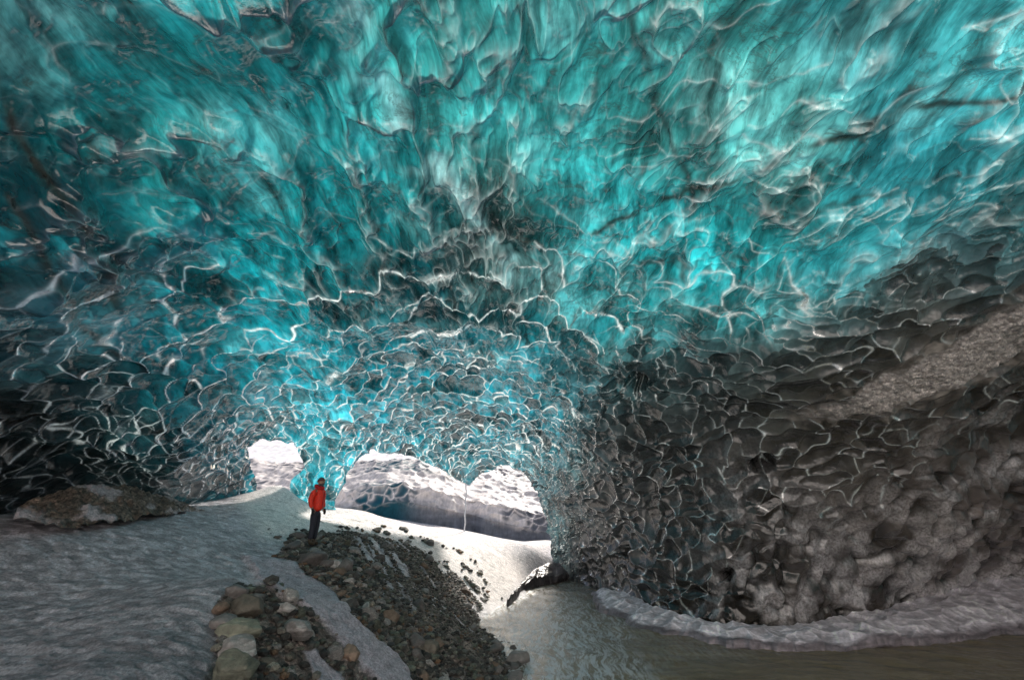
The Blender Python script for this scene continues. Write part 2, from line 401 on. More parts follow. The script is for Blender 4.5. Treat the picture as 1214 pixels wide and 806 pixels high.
nA = fbm(Bf * .8, 4, 951); nB = fbm(Bf * .8, 4, 952); nC = sstep(-.35, .15, fbm(Bf * 1.5, 3, 850))
def line_d(pts, amp):
    d = np.full(len(px), 1e9); X_ = px + nA * amp; Y_ = py + nB * amp
    for (x0, y0), (x1, y1) in zip(pts[:-1], pts[1:]):
        t = np.clip(((X_ - x0) * (x1 - x0) + (Y_ - y0) * (y1 - y0)) / ((x1 - x0) ** 2 + (y1 - y0) ** 2), 0, 1)
        d = np.minimum(d, np.hypot(X_ - x0 - t * (x1 - x0), Y_ - y0 - t * (y1 - y0)))
    return d
for pts, wd, amp, cc_, st_, op_ in (
        ([(395,-60),(420,70),(480,150),(530,215),(575,285),(650,340)], 15, 26, (132,186,190), .65, .25),
        ([(-60,20),(10,90),(60,200),(110,290),(150,360)], 7, 20, (70,62,52), .8, .7),
        ([(20,250),(60,330),(100,390),(150,430)], 6, 20, (56,52,46), .7, .7),
        ([(655,305),(760,268),(860,238),(960,190),(1110,125),(1260,70)], 4.5, 34, (34,38,34), .8, .6),
        ([(640,360),(760,325),(900,300),(1010,250),(1214,190)], 4, 40, (40,60,60), .6, .4),
        ([(740,-40),(752,60),(770,140),(812,230),(820,330)], 5, 24, (40,62,62), .7, .4)):
    lk = np.exp(-(line_d(pts, amp) / wd) ** 2) * st_ * nC
    col = col * (1 - lk[:, None]) + s2l(cc_) * lk[:, None]; opaque_extra = lk * op_ if pts[0][0] == 395 else np.maximum(opaque_extra, lk * op_)
bowl_shade = np.clip(mid_w * (hm * mid_a + hm2 * (1 - mid_a)) + sm_only * hs * .8, 0, 1)  # bowl centres, where shade is painted into the ice colour
opaque = np.clip(np.maximum(np.maximum(dark_w * .92, darkleft * .85), opaque_extra), 0, 1)
opaque = np.maximum(opaque, sstep(.4, .6, fbm(Bf * .5, 4, 44)) * .2)
halo = sstep(-16, 0, grit_sd + fbm(Bf * 5, 3, 78) * 16) * (1 - grit) * .55
opaque = np.maximum(opaque, np.maximum(grit, halo))
frost = np.clip(lump_w * sstep(-.25, .35, fbm(Bf * 1.1, 4, 55)) * .85 * sstep(.15, .7, hl + .3), 0, 1) * (1 - grit)
gcol = s2l((208, 203, 200))
col = col * (1 - grit[:, None]) + gcol * (1 + .25 * fbm(Bf * 7, 4, 12))[:, None] * grit[:, None]
col = col * (1 - halo[:, None]) + s2l((132, 126, 120)) * (1 + .6 * fbm(Bf * 9, 3, 14))[:, None] * halo[:, None]
ridge = ridge * (1 - halo)
col *= (1 - .9 * pit)[:, None]  # shade inside the pits painted as well
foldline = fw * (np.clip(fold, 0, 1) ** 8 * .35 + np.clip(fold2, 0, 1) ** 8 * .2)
ridge = np.clip(ridge + foldline, 0, 1)  # fold crests join the painted highlight
rear_fill = np.maximum(sstep(1.0, -.8, B[:, 1]), sstep(72, 80, np.abs(np.degrees(azg.ravel())))) * sstep(5, 15, np.degrees(elg.ravel()))  # unseen shell behind and beside, whitened as an added fill light
col = col * (1 - rear_fill[:, None]) + np.array([.98, .87, .82]) * rear_fill[:, None]; opaque = opaque * (1 - rear_fill)
ridge = ridge * (1 - rear_fill)
quads = grid_quads(nr, nc)
fc = quads[:, 0]
H1 = [(299,536),(312,529),(343,529),(349,541),(358,553),(352,562),(344,572),(340,640),(306,640),(303,575)]
H2 = [(400,700),(398,600),(410,572),(426,546),(441,537),(470,541),(510,553),(540,569),(556,577),(571,566),(592,556),(617,561),(634,583),(644,613),(652,645),(655,700)]
jg = fbm(Bf * .9, 3, 99) * 5
hole = np.maximum(poly_sd(px + jg, py + jg, H1), poly_sd(px + jg, py + jg, H2))
keep = (hole[fc] < 0) & ~((B[fc][:, 1] < -1.5) & (np.degrees(elg.ravel()[fc]) < 50) & (np.degrees(elg.ravel()[fc]) > -3))  # unseen shell behind the camera also left open for added fill light
isg = (grit_sd[fc] > 1) & keep
isd = (opaque[fc] > .45) & (darkwall[fc] > -15) & (px[fc] > 540) & keep & ~isg
att = {'col': ('C', np.clip(col, 0, 1)), 'ridge': ('F', ridge), 'opaque': ('F', opaque), 'frost': ('F', frost), 'clear': ('F', bowl_shade)}
cave = bpy.data.objects.new('ice_cave', None); COL.objects.link(cave); cave.location = (0, 0, 0)
tag(cave, 'vaulted glacier ice cave with scalloped turquoise roof and dark silty right wall', 'ice cave')
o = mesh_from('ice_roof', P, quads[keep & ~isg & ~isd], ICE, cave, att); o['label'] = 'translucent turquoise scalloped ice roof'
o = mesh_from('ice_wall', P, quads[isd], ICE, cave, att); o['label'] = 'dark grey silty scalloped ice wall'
o = mesh_from('grit_seam', P, quads[isg], GROUND, cave, {'col': att['col'], 'grit': ('F', grit * .45), 'glaze': ('F', grit * .2)}); o['label'] = 'pale band of frozen grit in the wall'
del att, acc, P

# ================================================================== THE GROUND
GP = [(0,806,'z',0),(120,806,'z',0),(240,780,'z',-.02),(0,700,'z',.45),(150,700,'z',.42),(250,680,'z',.45),(0,640,'d',13),(150,640,'d',13),(300,640,'d',13.6),
 (0,612,'d',16),(120,604,'d',17),(230,600,'d',18),(290,598,'d',18),(345,606,'d',18),(318,578,'d',20.5),(332,576,'d',20.5),(300,588,'d',19.5),(280,596,'d',19),(352,590,'d',20.5),(376,604,'d',20.5),
 (375,646,'d',14.5),(345,640,'d',14.3),(420,637,'d',16),(460,640,'d',18),(300,690,'d',9.6),(340,720,'z',-.05),(300,806,'z',-.3),(400,806,'z',-.65),(400,720,'z',0),(400,680,'d',12.2),
 (480,700,'z',-.3),(500,760,'z',-.85),(520,806,'z',-1.2),(620,806,'z',-1.62),(600,765,'z',-1.6),(562,740,'z',-1.45),(560,700,'z',-1.0),(600,712,'z',-1.46),(530,660,'d',18.3),(600,670,'d',21),(622,692,'z',-1.42),
 (655,692,'z',-1.62),(640,662,'d',23),(480,622,'d',22),(400,609,'d',20.5),(440,609,'d',21.3),(520,630,'d',23),(560,631,'d',24.3),(620,643,'d',25),(655,643,'d',25),
 (700,705,'z',-2.1),(700,780,'z',-2.1),(900,790,'z',-2.1),(1100,790,'z',-2.1),(1214,780,'z',-2.1),(700,730,'z',-2.1),(660,720,'z',-1.85),(640,780,'z',-1.8)]
X = []; V = []
for a, b, t, v in GP:
    p = at_z(a, b, v) if t == 'z' else at_dist(a, b, v)
    X.append(p[:2]); V.append(p[2])
for x, y, z in [(0,0,0),(-4,-4,0),(4,-4,-.3),(0,-12,0),(-14,-8,.2),(-14,2,.3),(14,-8,-1),(5,1,-.9),(12,2,-2),(20,4,-2.1),(3,4,-.9),(-22,20,1.4),(-30,0,1),(30,20,-1.5),(-12,28,1.2),(-4,28,.6),(0,29,-.2),(3,29,-.7),(8,30,-1.2),(6,25,-1.4),(-15,40,1),(10,40,0),(20,22,-1.6),(14,20,-2)]:
    X.append((x, y)); V.append(z)
ground_f = rbf_fit(X, V, .8)

TONGUE = [(286,660),(345,667),(395,702),(440,750),(480,792),(505,835),(460,835),(422,790),(377,746),(338,714),(300,690)]
TONGUE2 = [(352,778),(372,776),(410,812),(424,835),(385,835)]
MOR = [(340,640),(352,630),(400,634),(440,633),(470,640),(500,652),(520,676),(556,700),(572,722),(566,742),(590,756),(610,775),(640,830),(235,830),(246,790),(258,712),(276,698),(300,700),(330,690),(322,664),(334,652)]
SNOW = [(280,600),(300,560),(360,560),(385,606),(440,590),(700,600),(690,655),(665,660),(640,668),(622,690),(603,716),(575,724),(560,705),(524,676),(500,652),(460,640),(430,634),(350,640),(310,630)]
STREAK = [(400,628),(500,645),(570,705),(585,745),(620,800),(560,790),(490,735),(430,680)]
def ground_detail(P2):
    """height and colour of the ground at (x, y) points"""
    z = ground_f(P2)
    P3 = np.hstack([P2, z[:, None]])
    gx, gy = view_angle(P3)
    Pf = P3.astype(f32)
    wx = gx + fbm(Pf * .9, 4, 101) * 14; wy = gy + fbm(Pf * .9 + 9, 4, 102) * 10
    mor = sstep(-4, 5, poly_sd(wx, wy, MOR))
    ton = np.maximum(sstep(-3, 5, poly_sd(wx, wy, TONGUE)), sstep(-3, 5, poly_sd(wx, wy, TONGUE2)))
    snow = sstep(-14, 14, poly_sd(gx + (wx - gx) * .6, gy + (wy - gy) * .6, SNOW))
    strk = sstep(-8, 10, poly_sd(wx, wy, STREAK))
    g = mor * (1 - ton * .92)
    far_ = sstep(22, 25, P2[:, 1]); snow = np.maximum(np.maximum(snow, far_), sstep(-4, -6, P2[:, 1]))  # unseen ground behind the camera made snow to bounce light in
    g *= (1 - far_)
    # snow showing through the moraine margins
    a = math.radians(-52)
    u = P2[:, 0] * math.cos(a) + P2[:, 1] * math.sin(a); v = -P2[:, 0] * math.sin(a) + P2[:, 1] * math.cos(a)
    st = fbm(np.stack([u * .5, v * 4.0, z * 0], 1).astype(f32), 4, 120)
    near_edge = np.exp(-np.abs(poly_sd(gx, gy, MOR)) / 12.0)
    g2 = g * (1 - strk * sstep(.02, .25, st) * .85)
    g2 = np.clip(g2 * (1 - near_edge * sstep(.0, .3, st) * .6), 0, 1)
    # scattered grit on the snow next to the moraine
    sp = sstep(.30, .42, fbm(Pf * 3.3, 3, 130)) * np.exp(-np.clip(-poly_sd(gx, gy, MOR), 0, 200) / 30.0)
    g2 = np.maximum(g2, sp * snow * .9 * (1 - far_))
    h = g * (.10 * fbm(Pf * 1.6, 4, 140) + .07 * fbm(Pf * 6, 3, 150)) + strk * .06 * st
    ripple = fbm(np.stack([P2[:, 0] * 2.6, P2[:, 1] * 6.0, z], 1).astype(f32), 5, 160, .62)
    h += (1 - g) * (.035 * ripple * (1 - .6 * snow) + .06 * fbm(Pf * .7, 3, 170)) + ton * .10
    h += (1 - g) * (1 - snow) * .03 * fbm(np.stack([P2[:, 0] * 6, P2[:, 1] * 9, z], 1).astype(f32), 3, 165)
    return z + h, g2, snow, ton, strk, gx, gy, Pf

def ground_height(x, y):
    return float(ground_detail(np.array([[x, y]], float))[0][0])

az = dens([(-180, -66, 40), (-66, 62, 1150), (62, 180, 40)])
rr = np.concatenate([np.linspace(.05, 3.0, int(12 * Q)), np.geomspace(3.05, 26, int(850 * Q)), np.geomspace(26.3, 70, 40)])
ng, na = len(rr), len(az)
A, R = np.meshgrid(az, rr)
P2 = np.stack([np.sin(A) * R, np.cos(A) * R], -1).reshape(-1, 2)
z, g, snow, ton, strk, gx, gy, Pf = ground_detail(P2)
z = np.where(P2[:, 1] > 25.5, np.minimum(z, 1.2), z)
# worn pebbly relief
hp, rp, cp_ = run(g, (Pf / .22).astype(f32), s=9, k=.02)
z = z + g * (.06 * hp) * (1 - sstep(18, 25, R.ravel()))
ice_c = s2l((198, 196, 204)); snow_c = s2l((240, 232, 228)); grit_c = s2l((118, 110, 106)); ton_c = s2l((180, 174, 184))
blotch = fbm(Pf * .5, 4, 180)[:, None]
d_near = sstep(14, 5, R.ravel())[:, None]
c = ice_c * (1 - .5 * d_near) * (1 + .35 * blotch)  # near floor darkened in colour, as light falls off from the mouth
c = c * (1 - snow[:, None]) + snow_c * snow[:, None]
sc_ = sstep(-.25, .35, fbm(np.stack([P2[:, 0] * 4.5, P2[:, 1] * 11.0, z * 0], 1).astype(f32), 5, 185, .65))[:, None]
c = c * (.55 + .55 * np.maximum(sc_, snow[:, None] * .85))
c = c * (1 - ton[:, None]) + ton_c * ton[:, None]
gc = grit_c * (.55 + .9 * cp_)[:, None] * (1 + .35 * fbm(Pf * .8, 3, 190))[:, None]
c = c * (1 - g[:, None]) + gc * g[:, None]
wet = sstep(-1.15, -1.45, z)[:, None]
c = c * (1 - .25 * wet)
GV = np.hstack([P2, z[:, None]])
Gq = grid_quads(ng, na); f0 = Gq[:, 0]
gatt = {'col': ('C', np.clip(c, 0, 1)), 'grit': ('F', g), 'glaze': ('F', np.clip((1 - g) * (1 - snow) * .9 + .3 * wet[:, 0], 0, 1))}
bed = (z[f0] < -1.62) | ((gx[f0] > 700) & (P2[f0][:, 1] < 22))
mo = (g[f0] > .5) & ~bed & (gy[f0] > 600); sn = (snow[f0] > .5) & ~mo & ~bed
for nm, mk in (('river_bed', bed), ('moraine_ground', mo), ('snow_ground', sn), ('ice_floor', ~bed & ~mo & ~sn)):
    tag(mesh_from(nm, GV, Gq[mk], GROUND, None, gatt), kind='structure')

# ================================================================== THE RIVER
def river_material():
    k = NT('silty_river_water'); pos = k.n('NewGeometry').outputs['Position']
    w = k.n('TexNoise', {'Vector': pos, 'Scale': .8, 'Detail': 3}).outputs['Color']
    wp = k.n('VectorMath', {0: pos, 1: k.n('VectorMath', {0: w, 1: (.7, .7, 0)}, operation='MULTIPLY').outputs[0]}, operation='ADD').outputs[0]
    st = k.noise(k.mapping(wp, (3.6, .8, 1), (0, 0, -.7)), 2.0, 9, .78, .2)
    fo = k.attr('foam').outputs['Fac']
    f = k.math('MULTIPLY', fo, k.ramp(st, [(.43, .03), (.56, .95)]), clamp=True)
    base = k.mix(k.ramp(k.noise(k.mapping(wp, (.35, 2.6, 1), (0, 0, .12)), 1.4, 7, .68), [(.36, 0), (.62, 1)]), (.12, .10, .06), (.26, .22, .145))
    c = k.mix(f, base, (.62, .66, .70))
    b = k.bump(k.noise(k.mapping(wp, (2, 1, 1), (0, 0, -.6)), 3.0, 7, .68), .6, .06)
    p = k.n('BsdfPrincipled', {'Base Color': c, 'Roughness': k.math('MULTIPLY_ADD', f, .4, .07), 'IOR': 1.33, 'Normal': b})
    return k.surf(p.outputs[0])
xs = np.arange(-3, 26, .06 / Q); ys = np.arange(2, 26, .06 / Q)
XX, YY = np.meshgrid(xs, ys)
wpnt = np.stack([XX.ravel(), YY.ravel(), np.zeros(XX.size)], 1)
a = math.radians(-35); u = wpnt[:, 0] * math.cos(a) + wpnt[:, 1] * math.sin(a); v = -wpnt[:, 0] * math.sin(a) + wpnt[:, 1] * math.cos(a)
wpnt[:, 2] = -1.5 + .05 * fbm(np.stack([u * .8, v * 2.0, u * 0], 1).astype(f32), 5, 210)
wx, wy = view_angle(wpnt)
foam = sstep(-50, 40, poly_sd(wx + fbm(wpnt.astype(f32) * .6, 4, 211) * 45, wy, [(560,690),(610,690),(700,712),(735,745),(760,806),(700,860),(560,860)]))
foam = np.maximum(foam, .25 * sstep(-20, 10, poly_sd(wx, wy, [(690,700),(760,745),(900,775),(720,790),(680,740)])))
tag(mesh_from('river_water', wpnt, grid_quads(len(ys), len(xs)), river_material(), None, {'foam': ('F', foam)}), kind='structure')

# ================================================================== LEDGE ALONG THE FOOT OF THE WALL
def ledge_material():
    k = NT('frosted_ledge_ice'); pos = k.n('NewGeometry').outputs['Position']
    col = k.attr('col').outputs['Color']; n = k.noise(pos, 9, 6, .7); n1 = k.noise(k.mapping(pos, (1, 1, 6)), 1.6, 5, .7)
    c = k.mix(1.0, col, k.ramp(n, [(.3, .7), (.7, 1.25)]), 'MULTIPLY'); c = k.mix(1.0, c, k.ramp(n1, [(.35, .6), (.65, 1.2)]), 'MULTIPLY')
    p = k.n('BsdfPrincipled', {'Base Color': c, 'Roughness': .42, 'Normal': k.bump(n, .5, .03)})
    return k.surf(p.outputs[0])
LEDGE = ledge_material()
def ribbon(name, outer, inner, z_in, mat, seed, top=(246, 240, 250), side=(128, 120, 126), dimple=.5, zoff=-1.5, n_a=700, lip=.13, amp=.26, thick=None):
    """strip of shore ice: outer edge on the water line, inner edge at the wall foot"""
    po = np.array([at_z(x, y, zoff) for x, y in outer]); pi = np.array([at_z(x, y, z) for (x, y), z in zip(inner, z_in)])
    t = np.linspace(0, 1, int(n_a * Q)); to = np.linspace(0, 1, len(outer)); ti = np.linspace(0, 1, len(inner))
    O = np.stack([np.interp(t, to, po[:, k]) for k in range(3)], 1); I = np.stack([np.interp(t, ti, pi[:, k]) for k in range(3)], 1)
    ker = np.hanning(41); ker /= ker.sum()
    for M in (O, I):
        for k in range(3):
            M[:, k] = np.convolve(np.pad(M[:, k], 20, 'edge'), ker, 'valid')
    rag = fbm(np.stack([O[:, 0] * 1.1, O[:, 1] * 1.1, O[:, 2]], 1).astype(f32), 5, seed) * .5 + fbm(np.stack([O[:, 0] * 4, O[:, 1] * 4, O[:, 2]], 1).astype(f32), 3, seed + 20, .5) * .14
    lipv = lip * (1 + 1.1 * fbm(np.stack([O[:, 0] * .9, O[:, 1] * .9, O[:, 2] * 0], 1).astype(f32), 4, seed + 21))
    dirn = (O - I); dirn /= np.linalg.norm(dirn, axis=1)[:, None] + 1e-9
    O = O + dirn * rag[:, None]
    s = np.concatenate([np.linspace(0, .10, int(14 * Q)), np.linspace(.11, 1, int(90 * Q)), np.linspace(1.03, 1.3, 8)])
    rows = []
    for sv in s:
        if sv <= .10:
            q = sv / .10; L = O.copy(); L += dirn * (.10 * math.sin(q * 3.0)); L[:, 2] = zoff - .15 + (lipv + .15) * q
        else:
            q = (sv - .10) / .9; L = O * (1 - q) + I * q; L[:, 2] = (zoff + lipv) * (1 - q) + I[:, 2] * q + .10 * math.sin(min(q, 1) * math.pi) 
        rows.append(L)
    G = np.stack(rows, 0); P_ = G.reshape(-1, 3)
    pf = P_.astype(f32)
    h, r, c_ = scallop((pf / .42).astype(f32), s=seed, k=.05, w=.14)
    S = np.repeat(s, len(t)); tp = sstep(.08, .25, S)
    n = grid_normals(P_, len(s), len(t)); n *= np.sign(n[:, 2:3] + 1e-6)
    P_ = P_ - n * (h * amp * dimple * tp)[:, None] + n * (.10 * fbm(pf * 1.6, 5, seed + 3, .6))[:, None]
    P_[:, 2] += .03 * fbm(np.stack([pf[:, 0], pf[:, 1], pf[:, 2] * 12], 1), 4, seed + 5) * (1 - tp)
    br = (.62 + .65 * r) * (1 + .3 * fbm(pf * .6, 3, seed + 9))  # dimple shading put into the colour: darker bowls, lighter rims
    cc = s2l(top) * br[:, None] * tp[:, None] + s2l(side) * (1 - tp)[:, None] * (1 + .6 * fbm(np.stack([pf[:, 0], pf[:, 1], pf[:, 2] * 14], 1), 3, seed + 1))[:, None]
    return mesh_from(name, P_, grid_quads(len(s), len(t)), mat, None, {'col': ('C', np.clip(cc, 0, 1))})
o = ribbon('ice_ledge', [(702,704),(712,722),(742,736),(790,752),(860,764),(930,770),(1000,771),(1100,764),(1214,750),(1330,735)],
           [(722,696),(740,706),(770,722),(810,733),(860,741),(930,744),(1000,736),(1100,714),(1214,684),(1330,650)], [-1.25,-1.2,-1.2,-1.2,-1.2,-1.2,-1.2,-.95,-.5,-.3], LEDGE, 300)
tag(o, 'pale dimpled ledge of shore ice along the foot of the dark wall', 'ice ledge')
o = ribbon('ice_ledge', [(600,722),(622,700),(640,694),(662,691),(684,684),(704,680)], [(602,719),(626,682),(645,668),(662,662),(680,660),(700,660)], [-1.48,-1.1,-.85,-.75,-.75,-.8], LEDGE, 340,
           top=(112, 104, 106), side=(70, 64, 66), n_a=260, lip=.25, dimple=.3)
tag(o, 'dark rounded ice hump at the far edge of the snow bank above the river', 'ice ledge')

# ================================================================== FAR ICE WALL BEYOND THE MOUTH
def far_material():
    k = NT('far_ice_frost_highlights'); pos = k.n('NewGeometry').outputs['Position']
    col = k.attr('col').outputs['Color']; n = k.noise(pos, 2.5, 6, .7); n3 = k.noise(k.mapping(pos, (3, 1, .6)), 2.2, 6, .7)
    c = k.mix(1.0, col, k.ramp(n, [(.3, .7), (.7, 1.3)]), 'MULTIPLY'); c = k.mix(.35, c, k.mix(1.0, c, k.ramp(n3, [(.35, .45), (.65, 1.3)]), 'MULTIPLY'))
    p = k.n('BsdfPrincipled', {'Base Color': c, 'Roughness': .6, 'Specular IOR Level': .25, 'Normal': k.bump(n, .3, .05)})
    return k.surf(p.outputs[0])
def far_wall():
    xs = np.arange(-24, 16, .055 / Q); ts = np.arange(0, 1, .0055 / Q)
    T, Xg = np.meshgrid(ts, xs, indexing='ij'); t = T.ravel(); x = Xg.ravel()
    z = -2.0 + t * 7.0
    # undercut foot, belly, leaning back above
    belly = 26.0 + 1.0 * np.sin(x * .35 + 1.0)
    lowz = np.interp(x, [-24, -9, -6, -3, -1, 1.5, 4, 16], [2.2, 1.6, 2.0, 1.4, .9, .4, .1, 0])
    dz = z - lowz
    y = belly + np.where(dz < 0, .45 * (1 - np.exp(dz * 1.1)) + .0, .6 * np.clip(dz, 0, 1.0) + 3.0 * np.clip(dz - 1, 0, 9)) + .9 * sstep(1.1, .0, np.abs(x + 2.6))
    y += -1.0 * np.exp(-((x + 8.0) / 2.2) ** 2)
    Pw = np.stack([x, y, z], 1); pf = Pw.astype(f32)
    wr = np.stack([fbm(pf * .7, 3, 401), fbm(pf * .7, 3, 402), fbm(pf * .7, 3, 403)], 1) * .5
    h, r, c_ = scallop(((pf + wr) / np.array([.62, .62, .40])).astype(f32), s=41, k=.06, w=.12)
    n = grid_normals(Pw, len(ts), len(xs)); n *= -np.sign(n[:, 1:2])      # towards the cave
    up = sstep(-.35, .35, dz + .5 * fbm(pf * .6, 3, 410))
    Pw = Pw - n * (h * .22 * up)[:, None] + n * (.35 * fbm(pf * .35, 3, 411))[:, None]
    clear = sstep(.05, .45, fbm(pf * .55 + 5, 4, 415))
    fr = up * (1 - .35 * clear) * sstep(1.15, .6, h * (.5 + .5 * clear)) 
    patch = sstep(-.02, .12, fbm(pf * .45 + 9, 4, 418) + .30 * (c_ - .5) + .07)
    fr = up * np.clip(np.maximum(patch * (.75 + .25 * r), r * 1.2), 0, 1)  # white patches and rims: frost plus painted highlights
    dk = s2l((96, 100, 108)) * (1 + .4 * fbm(pf * np.array([.5, .5, 4], f32), 4, 412))[:, None]
    blue = sstep(-4.6, -6.4, x)[:, None] * sstep(-12, -8, x)[:, None]
    dk = dk * (1 + .6 * sstep(.2, -.5, dz))[:, None]; dk = dk * (1 - blue) + s2l((16, 84, 100)) * blue  # undercut foot lightened in colour to offset its shadow
    c = dk * (1 - fr[:, None]) + s2l((246, 236, 230)) * fr[:, None]
    return mesh_from('far_ice_wall', Pw, grid_quads(len(ts), len(xs)), far_material(), None, {'col': ('C', np.clip(c, 0, 1))})
tag(far_wall(), 'scalloped ice wall beyond the low cave mouth, frost and highlights painted white', 'ice wall')

# glacier surface that carries on behind the far wall
gl = bpy.data.meshes.new('glacier_snow')
gl.from_pydata([(-160, 33.5, 3.0), (160, 33.5, 3.0), (160, 55, 13), (-160, 55, 13), (160, 420, 60), (-160, 420, 60)], [], [(0, 1, 2, 3), (3, 2, 4, 5)])
gm = simple('old_snow', (.86, .82, .80), .8, .3, .1); gl.materials.append(gm)
g_o = bpy.data.objects.new('glacier_snow', gl)
sm_ = bpy.data.meshes.new('added_fill_slope')
sm_.from_pydata([(-90, -15, -.4), (90, -15, -.4), (80, -24, 6), (-80, -24, 6), (75, -60, 40), (-75, -60, 40)], [], [(0, 1, 2, 3), (3, 2, 4, 5)])
sm_.materials.append(gm); so_ = bpy.data.objects.new('added_fill_slope', sm_); COL.objects.link(so_); tag(so_, kind='structure')  # slope added out of view to bounce sunlight into the cave
COL.objects.link(g_o); tag(g_o, kind='structure')

# ================================================================== LEFT DIRT MOUND
def dirt_mound():
    pts = [at_dist(x, y, d) for x, y, d in [(20, 604, 14.5), (80, 600, 15), (140, 598, 15.5), (200, 598, 16.5), (245, 601, 17.3)]]
    hs = [.12, .62, .52, .30, .03]; ws = [1.1, 1.5, 1.5, 1.1, .5]
    pts = np.array(pts); n = int(220 * Q); m = int(90 * Q)
    t = np.linspace(0, 1, n); tk = np.linspace(0, 1, 5)
    C = np.stack([np.interp(t, tk, pts[:, k]) for k in range(3)], 1); H = np.interp(t, tk, hs); Wd = np.interp(t, tk, ws)
    d = C[:, :2] / np.linalg.norm(C[:, :2], axis=1)[:, None]
    s = np.linspace(-1.3, 1.3, m)
    G = np.zeros((m, n, 3))
    for i, sv in enumerate(s):
        G[i, :, :2] = C[:, :2] + d * (sv * Wd)[:, None]
        G[i, :, 2] = C[:, 2] - .12 + H * np.clip(1 - abs(sv) ** 1.4, -.6, 1)
    Pm = G.reshape(-1, 3); pf = Pm.astype(f32)
    Pm[:, 2] += .22 * fbm(pf * 1.6, 5, 501, .62) + .07 * fbm(pf * 8, 3, 502)
    f = sstep(.05, .35, fbm(pf * np.array([.9, .9, 2.5], f32), 4, 503))
    c = s2l((118, 102, 92)) * (1 + .5 * fbm(pf * 5, 4, 504))[:, None]; c = c * (1 - f[:, None] * .8) + s2l((215, 200, 205)) * f[:, None] * .8
    return mesh_from('dirt_mound', Pm, grid_quads(m, n), GROUND, None, {'col': ('C', np.clip(c, 0, 1)), 'grit': ('F', (1 - f) * .9), 'glaze': ('F', f * .5)})
tag(dirt_mound(), 'dark gravelly mound streaked with frost under the low left roof', 'dirt mound')

# ================================================================== ROCKS
def ico(sub):
    import bmesh
    bm = bmesh.new(); bmesh.ops.create_icosphere(bm, subdivisions=sub, radius=1)
    v = np.array([q.co[:] for q in bm.verts]); f = np.array([[w.index for w in q.verts] for q in bm.faces]); bm.free(); return v, f
ICO = {k: ico(k) for k in (1, 3, 4)}
def rock_verts(rng, sub=3, dims=(1, .8, .6), planes=16, soft=.12, rough=.05):
    v, f = ICO[sub]
    n = rng.normal(size=(planes * 30, 3)); n /= np.linalg.norm(n, axis=1)[:, None]
    pick = [0]
    for _ in range(planes - 1):
        pick.append(int(np.argmin((n @ n[pick].T).max(1) + rng.uniform(0, .35, len(n)))))
    n = n[pick]; d = rng.uniform(.60, .95, planes)
    dot = v @ n.T; r = np.where(dot > .05, d / np.maximum(dot, .05), 9)
    e = 1 / soft; rmin = -np.log(np.exp(-r * e).sum(1)) / e
    rmin = np.clip(rmin, .3, 1.2)
    p = v * rmin[:, None]
    off = rng.uniform(0, 99, 3)
    p = p * (1 + rough * fbm((p * 2.5 + off).astype(f32), 4, 3))[:, None]
    return p * np.array(dims), f
RM = {'grey': simple('grey_rock', (.26, .242, .23), .75, 2.5, .45, .6, .03, stripes=(1, 1, 5)),
      'green': simple('greenish_rock', (.125, .128, .098), .7, 2.0, .45, .6, .04, stripes=(.6, .6, 6)),
      'dark': simple('dark_basalt', (.14, .128, .122), .65, 2.5, .4, .6, .03),
      'brown': simple('brown_rock', (.19, .135, .10), .75, 2.5, .4, .6, .03),
      'tan': simple('tan_rock', (.17, .15, .12), .75, 2.5, .4, .6, .03)}
rng = np.random.default_rng(5)
def one_rock(name, pos, dims, rot, mat, sub=4, planes=14, soft=.10, rough=.06):
    p, f = rock_verts(rng, sub, dims, planes, soft, rough)
    o = mesh_from(name, p, f, RM[mat]); o.location = pos; o.rotation_euler = rot; return o
# the heap of big boulders at the edge of the ice
BOULD = [  # px, py centre, radius px, width ratio, height ratio, material, extra height, label
 (279,700,13,1.1,.75,'dark','small dark angular rock topping the boulder heap'),
 (292,719,19,1.25,.85,'tan','rounded tan-brown boulder just below the dark top rock of the heap'),
 (264,735,15,1.5,.6,'dark','flattish dark boulder jutting left from the heap'),
 (284,745,20,1.55,.7,'green','pale green streaked boulder leaning in the middle of the heap'),
 (279,766,23,1.5,.62,'grey','dark grey striped slab lying across the boulder heap'),
 (276,797,27,1.1,.9,'green','big squared greenish boulder at the bottom of the heap')]
for px_, py_, rp_, wr, hr, mt, lb in BOULD:
    r0 = ray(px_, py_ + rp_ * .5)
    # walk out to the ground under this bearing
    dd = 3.0
    while dd < 30:
        q = np.array([0, 0, CAMZ]) + r0 / np.linalg.norm(r0) * dd
        if q[2] < ground_height(q[0], q[1]) + .05: break
        dd += .05
    sz = rp_ * dd / 700.0
    o = one_rock('boulder', (q[0], q[1], q[2] + sz * hr * .55), (sz * wr, sz * 1.0, sz * hr), (rng.uniform(-.12, .12), rng.uniform(-.12, .12), rng.uniform(-.4, .4)), mt, 4, 14, .022, .09)
    tag(o, lb, 'boulder', 'boulders heaped at the edge of the ice floor')

